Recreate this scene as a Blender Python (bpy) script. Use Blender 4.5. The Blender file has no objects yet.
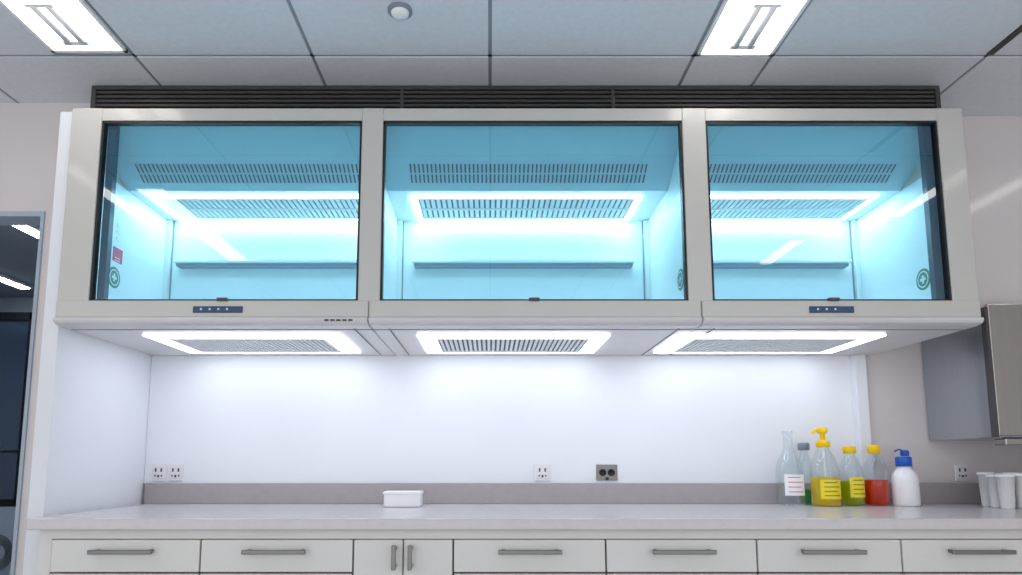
import bpy, bmesh, math, random
from mathutils import Vector
random.seed(3)
H = 1.11   # eye height above the floor; all z values below are relative to eye level
sc = bpy.context.scene
sc.view_settings.view_transform = 'Standard'
sc.view_settings.look = 'None'
sc.view_settings.exposure = 0

# ---------------------------------------------------------------- materials
def lin(c):
    return tuple(((v/255)/12.92 if v/255 <= .04045 else ((v/255+.055)/1.055)**2.4) for v in c) + (1,)

def mat(name, rgb, rough=.5, metal=0, var=.04, scale=6, bump=0, spec=.5, coat=0, stretch=None):
    m = bpy.data.materials.new(name); m.use_nodes = True
    nt = m.node_tree; b = nt.nodes['Principled BSDF']
    c = lin(rgb)
    tc = nt.nodes.new('ShaderNodeTexCoord')
    src = tc.outputs['Object']
    if stretch:
        mp = nt.nodes.new('ShaderNodeMapping'); mp.inputs['Scale'].default_value = stretch
        nt.links.new(src, mp.inputs[0]); src = mp.outputs[0]
    n = nt.nodes.new('ShaderNodeTexNoise'); n.inputs['Scale'].default_value = scale
    n.inputs['Detail'].default_value = 4
    nt.links.new(src, n.inputs['Vector'])
    r = nt.nodes.new('ShaderNodeValToRGB')
    r.color_ramp.elements[0].position = .3; r.color_ramp.elements[1].position = .7
    r.color_ramp.elements[0].color = tuple(max(0, v*(1-var)) for v in c[:3])+(1,)
    r.color_ramp.elements[1].color = tuple(min(1, v*(1+var)) for v in c[:3])+(1,)
    nt.links.new(n.outputs['Fac'], r.inputs['Fac'])
    nt.links.new(r.outputs['Color'], b.inputs['Base Color'])
    b.inputs['Roughness'].default_value = rough
    b.inputs['Metallic'].default_value = metal
    b.inputs['Specular IOR Level'].default_value = spec
    b.inputs['Coat Weight'].default_value = coat
    b.inputs['Coat Roughness'].default_value = .1
    if bump:
        bp = nt.nodes.new('ShaderNodeBump'); bp.inputs['Strength'].default_value = bump
        bp.inputs['Distance'].default_value = .002
        n2 = nt.nodes.new('ShaderNodeTexNoise'); n2.inputs['Scale'].default_value = 180
        nt.links.new(src, n2.inputs['Vector'])
        nt.links.new(n2.outputs['Fac'], bp.inputs['Height'])
        nt.links.new(bp.outputs['Normal'], b.inputs['Normal'])
    return m

def emis(name, rgb, strength):
    m = bpy.data.materials.new(name); m.use_nodes = True
    nt = m.node_tree; nt.nodes.clear()
    o = nt.nodes.new('ShaderNodeOutputMaterial'); e = nt.nodes.new('ShaderNodeEmission')
    e.inputs[0].default_value = lin(rgb); e.inputs[1].default_value = strength
    nt.links.new(e.outputs[0], o.inputs[0]); return m

def glass(name, rgb, gloss=.08, rough=.0, edge=.25):
    m = bpy.data.materials.new(name); m.use_nodes = True
    nt = m.node_tree; nt.nodes.clear()
    o = nt.nodes.new('ShaderNodeOutputMaterial')
    t = nt.nodes.new('ShaderNodeBsdfTransparent'); t.inputs[0].default_value = lin(rgb)
    g = nt.nodes.new('ShaderNodeBsdfGlossy'); g.inputs['Roughness'].default_value = rough
    g.inputs[0].default_value = (1, 1, 1, 1)
    lw = nt.nodes.new('ShaderNodeLayerWeight'); lw.inputs['Blend'].default_value = .25
    mr = nt.nodes.new('ShaderNodeMapRange')
    mr.inputs['To Min'].default_value = gloss; mr.inputs['To Max'].default_value = gloss+edge
    mx = nt.nodes.new('ShaderNodeMixShader')
    nt.links.new(lw.outputs['Facing'], mr.inputs['Value'])
    nt.links.new(mr.outputs[0], mx.inputs[0]); nt.links.new(t.outputs[0], mx.inputs[1])
    nt.links.new(g.outputs[0], mx.inputs[2]); nt.links.new(mx.outputs[0], o.inputs[0])
    return m

def liquid(name, rgb):
    m = bpy.data.materials.new(name); m.use_nodes = True
    nt = m.node_tree; nt.nodes.clear()
    o = nt.nodes.new('ShaderNodeOutputMaterial')
    d = nt.nodes.new('ShaderNodeBsdfDiffuse'); d.inputs[0].default_value = lin(rgb)
    l = nt.nodes.new('ShaderNodeBsdfTranslucent'); l.inputs[0].default_value = lin(rgb)
    t = nt.nodes.new('ShaderNodeBsdfTransparent'); t.inputs[0].default_value = lin(rgb)
    a = nt.nodes.new('ShaderNodeMixShader'); a.inputs[0].default_value = .4
    b = nt.nodes.new('ShaderNodeMixShader'); b.inputs[0].default_value = .25
    nt.links.new(d.outputs[0], a.inputs[1]); nt.links.new(l.outputs[0], a.inputs[2])
    nt.links.new(a.outputs[0], b.inputs[1]); nt.links.new(t.outputs[0], b.inputs[2])
    nt.links.new(b.outputs[0], o.inputs[0]); return m

M_white = mat('white_panel_paint', (233, 235, 240), .45, var=.01, scale=3)
M_pink = mat('warm_wall_paint', (220, 213, 212), .4, var=.02, scale=3, bump=.05)
M_soff = mat('gloss_wall_panel', (218, 210, 209), .35, var=.02, scale=3, coat=.7)
M_floor = mat('vinyl_floor', (190, 190, 192), .4, var=.06, scale=20)
M_tile = mat('ceiling_tile', (222, 226, 231), .8, var=.03, scale=40, bump=.3)
M_grid = mat('ceiling_grid_metal', (145, 150, 157), .5)
M_frame = mat('hood_painted_steel', (199, 197, 192), .32, var=.02, scale=4, coat=.5)
M_frame2 = mat('hood_lip_steel', (214, 214, 215), .3, var=.02)
M_inner = mat('hood_liner_white', (232, 241, 245), .4, var=.015)
M_slope = mat('hood_baffle_shade_blue', (176, 205, 216), .4, var=.02)  # blue tint paints in the shade of the unlit front slope
M_rail_under = mat('rail_shadow_tone', (120, 150, 165), .5)  # shade below the back rail as a flat colour, reused beside the posts
M_black = mat('black_gasket', (18, 20, 24), .4)
M_teal = mat('teal_gasket', (8, 80, 100), .25)
M_dark = mat('louver_dark_metal', (66, 64, 64), .45, var=.1, scale=12)
M_darker = mat('louver_recess', (24, 23, 24), .8)
M_slat = mat('grille_slat', (232, 238, 240), .4)
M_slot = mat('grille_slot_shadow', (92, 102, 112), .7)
M_counter = mat('counter_laminate', (212, 207, 208), .22, var=.03, scale=30)
M_splash = mat('backsplash_laminate', (168, 161, 163), .35, var=.03, scale=30)
M_cab = mat('cabinet_laminate', (224, 222, 218), .4, var=.012)
M_gap = mat('cabinet_carcass', (135, 131, 127), .6)
M_steel = mat('brushed_steel', (176, 172, 168), .22, metal=1, var=.04, scale=3, stretch=(60, 60, 1))
M_steeld = mat('handle_metal', (130, 128, 126), .35, metal=.9)
M_steelblue = mat('steel_side_panel', (182, 190, 198), .18, metal=.95, var=.03, scale=3, stretch=(1, 60, 1))
M_plast = mat('white_plastic', (246, 246, 248), .35, var=.008)
M_plate = mat('socket_plate', (228, 226, 230), .35, var=.01)
M_socket = mat('socket_hole', (70, 66, 70), .5)
M_display = mat('blue_display', (30, 72, 105), .2)
M_red = mat('label_pink', (205, 70, 110), .5)
M_green = mat('sticker_green', (20, 130, 110), .5)
M_yellow = mat('yellow_plastic', (250, 208, 5), .35, var=.02)
M_lyel = mat('label_yellow', (248, 226, 40), .5)
M_blue = mat('blue_plastic', (35, 95, 200), .35)
M_greycap = mat('grey_cap', (130, 140, 155), .4)
M_pinkt = mat('label_red_print', (215, 110, 110), .5)
M_print = mat('label_dark_print', (90, 90, 80), .6)
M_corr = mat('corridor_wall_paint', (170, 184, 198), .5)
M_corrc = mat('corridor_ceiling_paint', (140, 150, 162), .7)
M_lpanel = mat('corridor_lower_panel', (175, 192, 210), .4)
E_under = emis('under_hood_lamp', (232, 240, 255), 7.5)
E_in = emis('hood_interior_lamp', (238, 248, 255), 24)
E_trof = emis('troffer_diffuser', (255, 250, 244), 7)
E_strip = emis('linear_lamp', (255, 252, 248), 6)
E_cor = emis('corridor_lamp', (235, 245, 255), 24)
G_sash = glass('tinted_sash_glass', (184, 231, 242), .075, 0, .15)
G_clear = glass('clear_glass', (243, 248, 250), .04, .02, .4)
G_door = glass('door_glass', (200, 215, 228), .1, 0, .2)
L_yel = liquid('yellow_liquid', (255, 226, 0)); L_grn = liquid('olive_liquid', (195, 210, 10))
L_red = liquid('red_liquid', (246, 62, 12)); L_teal = liquid('green_liquid', (40, 180, 100))

# ---------------------------------------------------------------- helpers
def group(name, loc=(0, 0, 0)):
    e = bpy.data.objects.new(name, None); e.empty_display_size = .1
    e.location = (loc[0], loc[1], loc[2]+H); sc.collection.objects.link(e); return e

def finish(name, me, m, parent=None, smooth=False, bevel=0, seg=2):
    for mm in (m if isinstance(m, (list, tuple)) else [m]): me.materials.append(mm)
    if smooth:
        for p in me.polygons: p.use_smooth = True
    ob = bpy.data.objects.new(name, me); sc.collection.objects.link(ob)
    if parent:
        ob.parent = parent
        off = parent.location
        for v in me.vertices: v.co = v.co - off
    if bevel:
        b = ob.modifiers.new('bevel', 'BEVEL'); b.width = bevel; b.segments = seg
        b.limit_method = 'ANGLE'
    return ob

def boxes(name, L, m, parent=None, bevel=0, seg=2):
    bm = bmesh.new()
    for (x0, x1, y0, y1, z0, z1) in L:
        vs = [bm.verts.new((x, y, z+H)) for x in (x0, x1) for y in (y0, y1) for z in (z0, z1)]
        for f in ((0, 1, 3, 2), (4, 6, 7, 5), (0, 4, 5, 1), (2, 3, 7, 6), (0, 2, 6, 4), (1, 5, 7, 3)):
            bm.faces.new([vs[i] for i in f])
    bmesh.ops.recalc_face_normals(bm, faces=bm.faces)
    me = bpy.data.meshes.new(name); bm.to_mesh(me); bm.free()
    return finish(name, me, m, parent, bevel=bevel, seg=seg)

def box(name, x0, x1, y0, y1, z0, z1, m, parent=None, bevel=0, seg=2):
    return boxes(name, [(x0, x1, y0, y1, z0, z1)], m, parent, bevel, seg)

def lathe(name, prof, c, m, parent=None, a0=0, a1=360, n=48, axis='z', smooth=True):
    """revolve (radius, height) profile about an axis through c (z relative)"""
    bm = bmesh.new(); full = abs(a1-a0) >= 360
    cnt = n if full else n+1; rings = []
    for r, h in prof:
        ring = []
        for i in range(cnt):
            a = math.radians(a0+(a1-a0)*i/n)
            p, q = r*math.cos(a), r*math.sin(a)
            if axis == 'z': co = (c[0]+p, c[1]+q, c[2]+H+h)
            elif axis == 'y': co = (c[0]+p, c[1]+h, c[2]+H+q)
            else: co = (c[0]+h, c[1]+p, c[2]+H+q)
            ring.append(bm.verts.new(co))
        rings.append(ring)
    for k in range(len(rings)-1):
        for i in range(n):
            j = (i+1) % cnt
            try: bm.faces.new((rings[k][i], rings[k][j], rings[k+1][j], rings[k+1][i]))
            except Exception: pass
    bmesh.ops.remove_doubles(bm, verts=bm.verts, dist=1e-5)
    bmesh.ops.recalc_face_normals(bm, faces=bm.faces)
    me = bpy.data.meshes.new(name); bm.to_mesh(me); bm.free()
    ob = finish(name, me, m, parent, smooth=smooth)
    return ob

def prism(name, pts, x0, x1, m, parent=None, bevel=0):
    """extrude a closed (y,z) outline along x"""
    bm = bmesh.new()
    A = [bm.verts.new((x0, y, z+H)) for y, z in pts]; B = [bm.verts.new((x1, y, z+H)) for y, z in pts]
    bm.faces.new(A); bm.faces.new(list(reversed(B)))
    for i in range(len(pts)):
        j = (i+1) % len(pts); bm.faces.new((A[i], A[j], B[j], B[i]))
    bmesh.ops.recalc_face_normals(bm, faces=bm.faces)
    me = bpy.data.meshes.new(name); bm.to_mesh(me); bm.free()
    return finish(name, me, m, parent, bevel=bevel)

def tube(name, pts, r, m, parent=None, cyclic=False):
    cu = bpy.data.curves.new(name, 'CURVE'); cu.dimensions = '3D'; cu.bevel_depth = r; cu.bevel_resolution = 4
    cu.use_fill_caps = True
    sp = cu.splines.new('POLY'); sp.points.add(len(pts)-1)
    off = parent.location if parent else Vector((0, 0, 0))
    for p, q in zip(sp.points, pts): p.co = (q[0]-off.x, q[1]-off.y, q[2]+H-off.z, 1)
    sp.use_cyclic_u = cyclic
    cu.materials.append(m); ob = bpy.data.objects.new(name, cu); sc.collection.objects.link(ob)
    if parent: ob.parent = parent
    return ob

CE = 1.67      # ceiling
FL = -H
# ---------------------------------------------------------------- room shell (open towards the lab behind the camera)
box('floor', -5, 4, -.6, 5.9, FL-.1, FL, M_floor)
box('wall_back', -1.9, 4, 3.45, 3.55, FL, CE, M_pink)
box('wall_right', 4, 4.1, -1.6, 3.55, FL, CE, M_pink)
box('wall_left', -5.1, -5, -1.6, 5.9, FL, CE, M_pink)
boxes('wall_partition', [(-2.04, -1.825, 2.95, 3.05, FL, CE), (-1.825, -1.762, 2.95, 3.45, 1.49, CE), (-5, -3.3, 2.95, 3.05, FL, CE), (-3.3, -2.04, 2.95, 3.05, 1.139, CE)], M_pink)
boxes('trim_1', [(-3.3, -2.04, 2.94, 3.06, 1.115, 1.139), (-2.055, -2.04, 2.94, 3.06, FL, 1.115), (-3.3, -3.28, 2.94, 3.06, FL, 1.115)], M_corr)
box('wall_soffit', 2.0, 4, 3.07, 3.45, .66, CE, M_soff)
# under-hood wall lining
box('wall_lining', -1.76, 1.87, 3.435, 3.45, -.11, .549, M_white)
box('wall_side_panel', -1.825, -1.762, 2.68, 3.45, FL, 1.478, M_white)
box('trim_2', 1.87, 1.93, 3.39, 3.45, -.105, .549, M_white, bevel=.004)

# ceiling: tiles in a T-grid, with openings for lamps
xl = [-5, -4.425, -3.69, -2.95, -2.213, -1.475, -.737, 0, .845, 1.17, 2.06, 2.8, 3.5, 4]
yl = [-1.6, -1.115, -.375, .365, 1.105, 1.845, 2.585, 3.55]
ce = group('ceiling', (0, 0, CE))
box('slab', -5, 4, -1.6, 3.55, CE+.02, CE+.1, M_tile, ce)
tiles = []
for i in range(len(xl)-1):
    for j in range(len(yl)-1):
        x0, x1, y0, y1 = xl[i]+.007, xl[i+1]-.007, yl[j]+.007, yl[j+1]-.007
        if j == 5 and i == 8: y1 = 2.18
        if j == 5 and i == 4:
            tiles.append((-1.80, x1, y0, 2.18, CE, CE+.015)); x1 = -1.80
        tiles.append((x0, x1, y0, y1, CE, CE+.015))
boxes('tiles', tiles, M_tile, ce, bevel=.002, seg=1)
boxes('t_grid', [(x-.009, x+.009, -1.6, 3.5, CE+.004, CE+.017) for x in xl[1:-1]] +
      [(-5, 4, y-.009, y+.009, CE+.004, CE+.0165) for y in yl[1:-1]], M_grid, ce)
box('slot_diffuser', 2.045, 2.075, 1.9, 2.57, CE-.004, CE+.01, M_black, ce)
box('ceiling_corridor', -5, -1.9, 3.05, 5.9, 1.45, 1.5, M_corrc)

def troffer(x0, x1, y0, y1, name='ceiling_troffer_light', e=E_trof):
    g = group(name, ((x0+x1)/2, (y0+y1)/2, CE))
    f = .014
    boxes('frame', [(x0, x1, y0, y0+f, CE-.008, CE+.012), (x0, x1, y1-f, y1, CE-.008, CE+.012),
                    (x0, x0+f, y0, y1, CE-.008, CE+.012), (x1-f, x1, y0, y1, CE-.008, CE+.012)], M_plast, g)
    box('diffuser', x0+f, x1-f, y0+f, y1-f, CE-.001, CE+.006, e, g)
    xm = (x0+x1)/2
    for dx in (-.028, .028):
        lathe('tube', [(0, y0+.05), (.016, y0+.05), (.016, y1-.09), (0, y1-.09)], (xm+dx, 0, CE-.018), M_plast, g, axis='y', n=16)
    boxes('tube_holders', [(xm-.05, xm+.05, y0+.04, y0+.055, CE-.03, CE-.002), (xm-.05, xm+.05, y1-.105, y1-.08, CE-.03, CE-.002)], M_plast, g)
    return g
troffer(-1.79, -1.482, 2.19, 2.55)
troffer(.852, 1.163, 2.19, 2.575)
def strip(x, y0, y1, z=CE, e=E_strip, name='linear_ceiling_light', w=.05):
    g = group(name, (x, (y0+y1)/2, z))
    box('housing', x-w-.012, x+w+.012, y0-.012, y1+.012, z-.022, z-.001, M_plast, g, bevel=.004)
    box('diffuser', x-w, x+w, y0, y1, z-.026, z-.02, e, g)
strip(-2.07, 0.0, 1.45, w=.08); strip(2.3, -.1, .5, w=.05)
strip(-2.37, 1.0, 1.75, w=.04); strip(2.73, 1.0, 1.7, w=.04); strip(3.15, 1.85, 2.45, w=.05)

g = group('smoke_detector', (-.335, 2.30, CE))
lathe('base', [(0, 0), (.045, 0), (.045, -.008), (.04, -.012), (.034, -.012)], (-.335, 2.30, CE), M_greycap, g)
lathe('sensor', [(.034, -.008), (.032, -.018), (.024, -.024), (0, -.026)], (-.335, 2.30, CE), M_plast, g)

# ---------------------------------------------------------------- corridor beyond opening
box('wall_corridor_back', -5, -1.9, 5.8, 5.9, FL, 1.45, M_corr)
box('wall_corridor_right', -2.0, -1.9, 3.55, 5.8, FL, 1.45, M_corr)
strip(-2.86, 3.8, 4.25, 1.45, E_cor, 'corridor_fill_light', .04)
strip(-3.85, 4.9, 5.4, 1.45, E_cor, 'corridor_fill_light', .04)
strip(-2.9, 3.15, 3.65, 1.45, E_cor, 'corridor_fill_light', .1)  # added fill strip, hidden above the opening, to brighten the corridor
g = group('door_1', (-4.3, 5.6, 0))
boxes('black_frame', [(-3.87, -3.80, 5.5, 5.56, -.33, 1.25), (-4.95, -3.80, 5.5, 5.56, 1.18, 1.25), (-4.95, -3.80, 5.5, 5.56, -.36, -.30),
                      (-4.95, -4.88, 5.5, 5.56, -.33, 1.25)], M_black, g, bevel=.004)
box('glass', -4.88, -3.87, 5.52, 5.54, -.30, 1.18, G_door, g)
box('lower_panel', -4.95, -3.80, 5.5, 5.56, FL, -.36, M_lpanel, g, bevel=.004)
tube('push_bar', [(-3.84, 5.5, .09), (-3.84, 5.44, .09), (-4.8, 5.44, .09), (-4.8, 5.5, .09)], .014, M_black, g)
g = group('cable_coil', (-3.92, 5.46, -.72))
for k in range(5):
    r = .07+.018*k
    tube('loop', [(-3.95+r*math.cos(a*math.pi/12), 5.48-.006*k, -.72+r*math.sin(a*math.pi/12)) for a in range(24)], .004, M_socket, g, True)

# ---------------------------------------------------------------- fume hood
hood = group('fume_hood', (.115, 3.05, .549))
X0, X1 = -1.757, 1.985
F = 2.65
bays = [(-1.63, -.537), (-.448, .806), (.905, 1.878)]
zb, zt = .650, 1.424
boxes('outer_shell', [(X0, -1.70, F+.045, 3.434, .60, 1.475), (1.93, X1, F+.045, 3.434, .60, 1.475),
                      (X0, X1, F+.045, 3.434, 1.45, 1.475)], M_frame, hood)
boxes('liner', [(-1.70, 1.93, 3.40, 3.43, .60, 1.45), (-.505, -.485, F+.05, 3.40, .62, 1.45), (.832, .862, F+.05, 3.40, .62, 1.45),
                (-1.70, 1.93, F+.05, 3.40, .60, .62)], M_inner, hood)
boxes('liner_ceiling', [(-1.70, 1.93, 3.0, 3.40, 1.262, 1.28)], M_inner, hood)
prism('baffle_slope', [(2.705, 1.435), (3.0, 1.262), (3.0, 1.275), (2.705, 1.448)], -1.70, 1.93, M_slope, hood)
boxes('liner_sides', [(-1.70, -1.695, 2.70, 3.40, .62, 1.26), (1.925, 1.93, 2.70, 3.40, .62, 1.26)], M_inner, hood)
# face frame
boxes('face_frame', [(X0, bays[0][0], F, F+.045, zb-.005, zt+.055), (bays[0][1], bays[1][0], F, F+.045, zb-.005, zt+.055),
                     (bays[1][1], bays[2][0], F, F+.045, zb-.005, zt+.055), (bays[2][1], X1, F, F+.045, zb-.005, zt+.055)], M_frame, hood, bevel=.004)
boxes('top_rail', [(bays[i][0], bays[i][1], F+.002, F+.045, zt, zt+.053) for i in range(3)], M_frame, hood)
mods = [(X0, -.493), (-.489, .854), (.858, X1)]
boxes('lower_band', [(a, b, F-.004, F+.04, .580, zb) for a, b in mods], M_frame, hood, bevel=.004)
for a, b in mods:
    prism('bottom_lip', [(F-.016, .578), (F-.018, .568), (F-.010, .556), (F+.02, .549), (3.433, .549), (3.433, .60), (F+.03, .60), (F+.03, .578)],
          a, b, M_frame2, hood, bevel=.003)
boxes('module_seam', [(-.495, -.487, F+.001, F+.04, .56, zt+.05), (.852, .860, F+.001, F+.04, .56, zt+.05)], M_gap, hood)
# sashes
for (a, b) in bays:
    t = .009
    boxes('sash_gasket', [(a, b, F+.006, F+.034, zb, zb+t*.8), (a, b, F+.006, F+.034, zt-t, zt), (a, a+t, F+.006, F+.034, zb, zt), (b-t, b, F+.006, F+.034, zb, zt)], M_black, hood)
    bm = bmesh.new()
    vs = [bm.verts.new(v) for v in ((a+t, F+.02, zb+t*.8+H), (b-t, F+.02, zb+t*.8+H), (b-t, F+.02, zt-t+H), (a+t, F+.02, zt-t+H))]
    bm.faces.new(vs); me = bpy.data.meshes.new('sash_glass'); bm.to_mesh(me); bm.free()
    finish('sash_glass', me, G_sash, hood)
    xm = (a+b)/2
    box('sash_latch', xm-.022, xm+.022, F-.014, F+.006, zb-.004, zb+.010, M_socket, hood, bevel=.003)
boxes('sash_edge_strip', [(-1.615, -1.585, F+.03, F+.06, zb, zt), (1.832, 1.866, F+.03, F+.06, zb, zt)], M_teal, hood)
# interior lit grilles, rails and posts
gr = [(-1.62, -.585), (-.38, .727), (.94, 1.85)]
def grille(name, x0, x1, y0, y1, z, lamp, rim, rows=1, pitch=.021, fill=.3):
    d = .006
    boxes(name+'_lamp', [(x0, x1, y0, y0+rim, z-d, z), (x0, x1, y1-rim, y1, z-d, z), (x0, x0+rim*1.6, y0, y1, z-d, z), (x1-rim*1.6, x1, y0, y1, z-d, z)], lamp, hood)
    xa, xb, ya, yb = x0+rim*1.6+.004, x1-rim*1.6-.004, y0+rim+.006, y1-rim-.006
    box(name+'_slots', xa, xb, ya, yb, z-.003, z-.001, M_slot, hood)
    L = []; n = int((xb-xa)/pitch); rw = (yb-ya)/rows
    for r in range(rows):
        for k in range(n):
            cx = xa+(k+.5)*(xb-xa)/n
            L.append((cx-pitch*fill, cx+pitch*fill, ya+r*rw+.006, ya+(r+1)*rw-.006, z-.008, z-.003))
        L.append((xa, xb, ya+r*rw, ya+r*rw+.012, z-.010, z-.003))
    L.append((xa, xb, yb-.012, yb, z-.010, z-.003))
    L += [(xa-.004, xa, ya, yb, z-.010, z-.003), (xb, xb+.004, ya, yb, z-.010, z-.003)]
    boxes(name+'_slats', L, M_slat, hood)
for a, b in gr:
    grille('interior_grille', a, b, 3.045, 3.37, 1.262, E_in, .020, 2, .026, .34)
    # upper slotted baffle on the slope
    n = int((b-a-.02)/.019)
    dy, dz = .091, -.0534
    bm = bmesh.new()
    y0, z0 = 2.872, 1.337
    for k in range(n):
        cx = a+.01+(k+.5)*(b-a-.02)/n
        for r in range(2):
            ya, za = y0+dy*(r*.52), z0+dz*(r*.52)
            yb_, zb_ = y0+dy*(r*.52+.44), z0+dz*(r*.52+.44)
            q = [(cx-.0038, ya, za-.003), (cx+.0038, ya, za-.003), (cx+.0038, yb_, zb_-.003), (cx-.0038, yb_, zb_-.003)]
            bm.faces.new([bm.verts.new((p[0], p[1], p[2]+H)) for p in q])
    me = bpy.data.meshes.new('baffle_slots'); bm.to_mesh(me); bm.free(); finish('baffle_slots', me, M_slot, hood)
rails = [(-1.63, -.64), (-.40, .745), (.97, 1.86)]
boxes('back_rail', [(a, b, 3.33, 3.40, 1.018, 1.034) for a, b in rails], M_plast, hood, bevel=.003)
boxes('back_rail_shadow_strip', [(a+.01, b-.01, 3.345, 3.40, 1.004, 1.018) for a, b in rails], M_rail_under, hood)  # dark strip modelled as the rail's shadow line, not a real channel
boxes('corner_posts', [(-.485, -.46, 3.37, 3.40, .62, 1.26), (.807, .832, 3.37, 3.40, .62, 1.26), (-1.695, -1.67, 3.37, 3.40, .62, 1.26), (1.90, 1.925, 3.37, 3.40, .62, 1.26)], M_slat, hood, bevel=.003)
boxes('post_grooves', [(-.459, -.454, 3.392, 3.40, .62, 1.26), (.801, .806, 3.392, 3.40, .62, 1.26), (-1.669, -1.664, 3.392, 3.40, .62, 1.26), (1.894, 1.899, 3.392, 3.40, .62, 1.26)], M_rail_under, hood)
# underside lamps
for a, b in [(-1.50, -.65), (-.315, .518), (.82, 1.71)]:
    grille('underside_grille', a, b, 2.84, 3.31, .547, E_under, .05, 1)
L = []
for c in (-.49, .856):
    L += [(c-.075, c-.070, 2.72, 3.40, .546, .5492), (c+.070, c+.075, 2.72, 3.40, .546, .5492)]
L.append((X0+.01, X1-.01, 2.74, 2.743, .5465, .5492))
boxes('underside_seams', L, M_gap, hood)
# controls
for xa, xb in ((-1.20, -1.0), (1.29, 1.47)):
    box('control_display', xa, xb, F-.009, F-.003, .598, .625, M_display, hood, bevel=.002)
    boxes('display_icons', [(xa+.03+k*.035, xa+.037+k*.035, F-.0105, F-.0085, .609, .616) for k in range(int((xb-xa-.04)/.035))], M_slat, hood)
boxes('name_plate_letters', [(-.665+k*.024, -.648+k*.024, F-.0205, F-.0175, .561+.001, .5685) for k in range(5)], M_black, hood)
# stickers
def sticker(x, y, z, s):
    lathe('round_sticker', [(0, 0), (.048, 0), (.048, s*.002), (0, s*.002)], (x, y, z), M_green, hood, axis='x', smooth=False)
    lathe('round_sticker_ring', [(.032, s*.003), (.037, s*.003)], (x, y, z), M_plast, hood, axis='x')
    xs = sorted((x+s*.002, x+s*.0035))
    boxes('round_sticker_mark', [(xs[0], xs[1], y-.018, y+.018, z-.006, z+.006), (xs[0], xs[1], y-.006, y+.006, z-.018, z+.018)], M_plast, hood)
sticker(-1.695, 2.93, .825, 1); sticker(1.925, 2.89, .805, -1); sticker(.832, 2.84, .79, -1)
box('warning_label', -1.695, -1.693, 2.91, 2.985, .90, .965, M_red, hood)
boxes('warning_label_print', [(-1.693, -1.692, 2.925, 2.965, .905+k*.012, .908+k*.012) for k in range(2)], M_plast, hood)
boxes('notice_label', [(-1.695, -1.693, 2.93, 2.96, 1.0+.03*k, 1.018+.03*k) for k in range(3)], M_slat, hood)

# ventilation louver above hood
v = group('ventilation_louver', (.11, 3.0, 1.5))
box('plenum', -1.757, 1.985, 2.82, 3.44, 1.477, 1.668, M_darker, v)
boxes('slats', [(-1.755, 1.985, 2.80, 2.82, 1.488+k*.0205, 1.499+k*.0205) for k in range(8)], M_dark, v)
boxes('end_caps', [(-1.775, -1.755, 2.795, 2.83, 1.477, 1.665), (1.983, 2.003, 2.795, 2.83, 1.477, 1.665), (-1.757, 1.985, 2.795, 2.83, 1.648, 1.665),
                   (-.40, -.385, 2.797, 2.83, 1.477, 1.66), (.54, .555, 2.797, 2.83, 1.477, 1.66)], M_dark, v)

# ---------------------------------------------------------------- bench
CT = -.2095
bench = group('lab_bench', (.5, 3.0, FL))
box('countertop', -1.73, 3.9, 2.535, 3.434, CT-.042, CT, M_counter, bench, bevel=.005)
box('backsplash', -1.745, 2.53, 3.415, 3.434, CT+.0005, -.106, M_splash, None, bevel=.002)
box('carcass', -1.70, 3.88, 2.60, 3.42, FL+.1, CT-.042, M_gap, bench)
box('plinth', -1.68, 3.88, 2.66, 3.40, FL, FL+.1, M_black, bench)
box('top_rail', -1.70, 3.88, 2.575, 2.60, CT-.078, CT-.043, M_cab, bench)
xs = [-1.646, -1.085, -.5125, -.138, .434, 1.0, 1.541, 2.10, 2.66, 3.22, 3.78]
box('end_stile', -1.70, -1.652, 2.575, 2.60, FL+.1, CT-.078, M_cab, bench)
def pull_h(xc, z, w=.118):
    boxes('handle', [(xc-w, xc+w, 2.515, 2.527, z-.008, z+.008)], M_steeld, bench, bevel=.003)
    boxes('handle_posts', [(xc-w+.012, xc-w+.024, 2.525, 2.562, z-.006, z+.006), (xc+w-.024, xc+w-.012, 2.525, 2.562, z-.006, z+.006)], M_steeld, bench)
for i in range(len(xs)-1):
    a, b = xs[i]+.003, xs[i+1]-.003
    if i == 2:
        m_ = (a+b)/2
        boxes('cupboard_doors', [(a, m_-.002, 2.56, 2.578, FL+.11, -.290), (m_+.002, b, 2.56, 2.578, FL+.11, -.290)], M_cab, bench, bevel=.003)
        for xx in (m_-.03, m_+.03):
            box('door_handle', xx-.008, xx+.008, 2.515, 2.527, -.395, -.305, M_steeld, bench, bevel=.003)
            boxes('door_handle_posts', [(xx-.006, xx+.006, 2.525, 2.562, -.388, -.376), (xx-.006, xx+.006, 2.525, 2.562, -.324, -.312)], M_steeld, bench)
    else:
        zz = [(-.408, -.290), (-.66, -.414), (FL+.11, -.666)]
        boxes('drawer_fronts', [(a, b, 2.56, 2.578, z0, z1) for z0, z1 in zz], M_cab, bench, bevel=.003)
        for z0, z1 in zz: pull_h((a+b)/2, z1-.040)

# ---------------------------------------------------------------- wall cabinet (stainless) right
c = group('stainless_wall_cabinet', (2.7, 3.2, .4))
box('body', 2.255, 3.3, 3.0, 3.445, .107, .655, M_steelblue, c, bevel=.004)
box('upper_body', 2.255, 3.3, 3.0, 3.065, .655, .70, M_steelblue, c, bevel=.004)
box('door', 2.262, 3.3, 2.975, 2.998, .115, .715, M_steel, c, bevel=.004)
box('door_edge_seal', 2.246, 2.262, 2.972, 3.002, .11, .70, M_socket, c, bevel=.002)
box('bottom_bracket', 2.30, 3.2, 2.99, 3.06, .075, .105, M_steel, c, bevel=.004)

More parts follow.
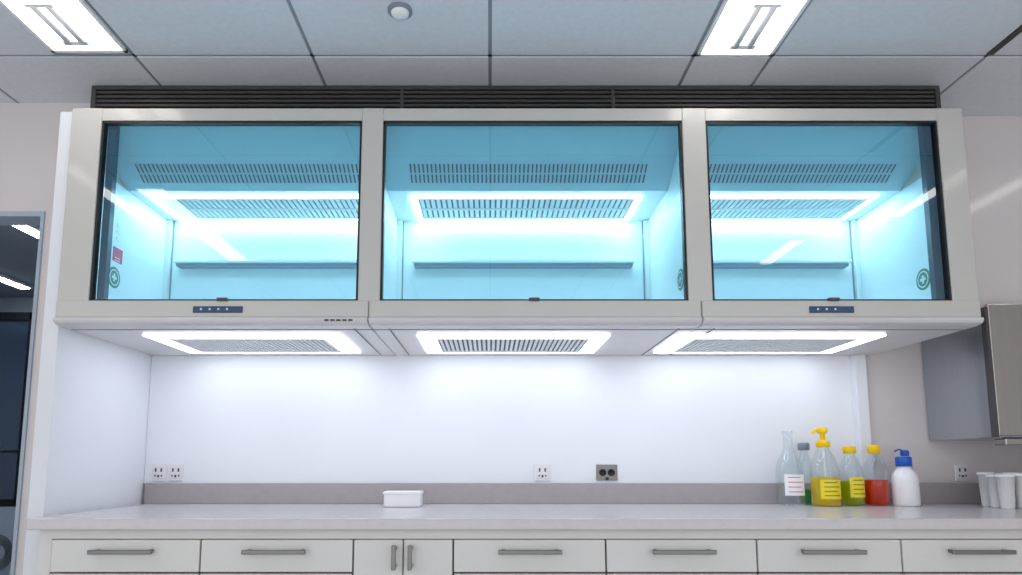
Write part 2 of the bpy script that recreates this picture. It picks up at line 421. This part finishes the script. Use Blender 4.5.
# ---------------------------------------------------------------- outlets
def outlet(x, w=.072, h=.085, z=-.053, y=3.435, m=M_plate, kind=2, name='wall_socket'):
    g = group(name, (x, y, z))
    box('plate', x-w/2, x+w/2, y-.008, y, z-h/2, z+h/2, m, g, bevel=.003)
    if kind == 2:
        boxes('insert', [(x-w*.36, x+w*.36, y-.011, y-.006, z-h*.36, z+h*.36)], m, g, bevel=.002)
        boxes('pin_holes', [(x-.018, x-.010, y-.0125, y-.010, z+.004, z+.022), (x+.010, x+.018, y-.0125, y-.010, z+.004, z+.022),
                            (x-.005, x+.005, y-.0125, y-.010, z-.024, z-.012), (x-.020, x-.013, y-.0125, y-.010, z-.02, z-.012), (x+.013, x+.020, y-.0125, y-.010, z-.02, z-.012)], M_socket, g)
    else:
        for dx in (-.022, .022):
            lathe('jack', [(.018, -.008), (.018, -.016), (.012, -.016), (.012, -.009), (0, -.009)], (x+dx, y, z), M_black, g, axis='y', n=24)
        boxes('foot', [(x-.008, x+.008, y-.014, y-.006, z-h*.48, z-h*.3)], M_black, g)
outlet(-1.684); outlet(-1.597); outlet(.266, .086); outlet(2.41, .07, y=3.45)
outlet(.594, .108, .08, m=M_steeld, kind=1, name='metal_data_socket')

# ---------------------------------------------------------------- items on the counter
CT = CT + .0006
g = group('wipes_box', (-.41, 3.22, CT))
box('body', -.495, -.325, 3.15, 3.27, CT, CT+.064, M_plast, g, bevel=.008, seg=4)
box('lid', -.499, -.321, 3.146, 3.274, CT+.058, CT+.072, M_plast, g, bevel=.005, seg=3)

def label(x, y, r, z0, z1, m, g, a0=215, a1=325, prints=3, pm=M_print):
    lathe('label', [(r+.0012, z0), (r+.0012, z1)], (x, y, CT), m, g, a0, a1, 24)
    for k in range(prints):
        zz = z0+(z1-z0)*(k+.7)/(prints+.4)
        lathe('label_print', [(r+.0018, zz), (r+.0018, zz+.004)], (x, y, CT), pm, g, a0+15, a1-15-12*(k % 2), 16)

def bottle(name, x, y, prof, liq=None, liqh=0, glassm=G_clear):
    g = group(name, (x, y, CT))
    lathe('glass_body', prof, (x, y, CT), glassm, g)
    if liq:
        R = [p for p in prof if p[1] <= liqh and p[0] > 0]
        P = [(0, .004)]+[(max(r-.003, .001), max(h, .004)) for r, h in R]+[(R[-1][0]-.003, liqh), (0, liqh)]
        lathe('liquid', P, (x, y, CT), liq, g)
    return g
def cap(x, y, r, z0, z1, m, g):
    P = [(0, z0), (r, z0), (r, z1-.004), (r-.004, z1), (0, z1)]
    lathe('cap', P, (x, y, CT), m, g, n=40)
    boxes('cap_ribs', [(x+r*math.cos(a*math.pi/10)-.001, x+r*math.cos(a*math.pi/10)+.001, y+r*math.sin(a*math.pi/10)-.001, y+r*math.sin(a*math.pi/10)+.001, CT+z0+.002, CT+z1-.005) for a in range(20)], m, g)
# 1 clear bottle
x, y = 1.456, 3.28
g = bottle('clear_glass_bottle', x, y, [(0, 0), (.060, 0), (.064, .008), (.064, .16), (.06, .19), (.046, .225), (.03, .255), (.022, .28), (.021, .345), (.026, .348), (.026, .36), (.019, .36)])
label(x, y, .064, .05, .15, M_plast, g, 225, 320, 4, M_pinkt)
# 2 small bottle behind
x, y = 1.578, 3.378
g = bottle('small_reagent_bottle', x, y, [(0, 0), (.028, 0), (.032, .006), (.032, .2), (.029, .225), (.02, .25), (.02, .27)], L_teal, .07)
cap(x, y, .026, .268, .305, M_greycap, g)
# 3 pump bottle
x, y = 1.612, 3.25
g = bottle('pump_dispenser_bottle', x, y, [(0, 0), (.062, 0), (.066, .008), (.066, .17), (.06, .205), (.042, .245), (.027, .27), (.025, .285)], L_yel, .135)
label(x, y, .066, .035, .125, M_lyel, g, 225, 320, 4)
cap(x, y, .031, .28, .312, M_yellow, g)
lathe('pump_stem', [(.012, .31), (.012, .345), (.02, .347), (.024, .352), (.024, .368), (.018, .375), (0, .376)], (x, y, CT), M_yellow, g)
tube('nozzle', [(x, y, CT+.362), (x-.035, y-.005, CT+.364), (x-.045, y-.006, CT+.355), (x-.047, y-.006, CT+.342)], .0075, M_yellow, g)
tube('dip_tube', [(x, y, CT+.28), (x+.004, y, CT+.14)], .004, M_plast, g)
# 4 yellow-cap bottle
x, y = 1.765, 3.30
P4 = [(0, 0), (.051, 0), (.055, .008), (.055, .16), (.050, .19), (.036, .22), (.024, .24), (.023, .258)]
g = bottle('yellow_cap_reagent_bottle', x, y, P4, L_grn, .115)
label(x, y, .055, .04, .135, M_lyel, g, 235, 330, 4); cap(x, y, .029, .25, .285, M_yellow, g)
# 5 red
x, y = 1.885, 3.30
g = bottle('red_reagent_bottle', x, y, P4, L_red, .122); cap(x, y, .027, .25, .292, M_yellow, g)
# 6 white
x, y = 2.0, 3.255
g = group('white_plastic_bottle', (x, y, CT))
lathe('body', [(0, 0), (.055, 0), (.058, .008), (.058, .125), (.053, .15), (.034, .175), (.026, .185), (.026, .2)], (x, y, CT), M_plast, g)
cap(x, y, .034, .188, .235, M_blue, g)
# 7 blue cap bottle behind
x, y = 2.072, 3.358
g = bottle('blue_cap_reagent_bottle', x, y, [(0, 0), (.03, 0), (.034, .005), (.034, .17), (.03, .2), (.015, .225), (.015, .24)])
cap(x, y, .018, .238, .268, M_blue, g)
tube('spout', [(x, y, CT+.262), (x-.03, y, CT+.272), (x-.05, y, CT+.262)], .004, M_blue, g)

# plastic cups
cg = group('plastic_cups', (2.45, 3.12, CT))
for j, yy in enumerate((3.06, 3.145, 3.23)):
    for i in range(6):
        xx = 2.335+.078*i+.02*j
        hh = .150+.012*random.random()
        lathe('cup', [(0, 0), (.025, 0), (.0265, .003), (.034, hh-.012), (.037, hh-.012), (.037, hh-.004), (.035, hh), (.032, hh), (.024, .006), (0, .006)], (xx, yy, CT), M_plast, cg, n=32)

# ---------------------------------------------------------------- world, camera
w = bpy.data.worlds.new('room_world'); sc.world = w; w.use_nodes = True
w.node_tree.nodes['Background'].inputs[0].default_value = (.95, .968, 1, 1)
w.node_tree.nodes['Background'].inputs[1].default_value = 1.42
cd = bpy.data.cameras.new('camera'); cam = bpy.data.objects.new('camera', cd); sc.collection.objects.link(cam)
cd.sensor_width = 36; cd.lens = 36*668/1022
cd.shift_x = .0205; cd.shift_y = .0905
cam.location = (0, 0, H); cam.rotation_euler = (math.radians(97), 0, 0)
cd.clip_start = .01
sc.camera = cam
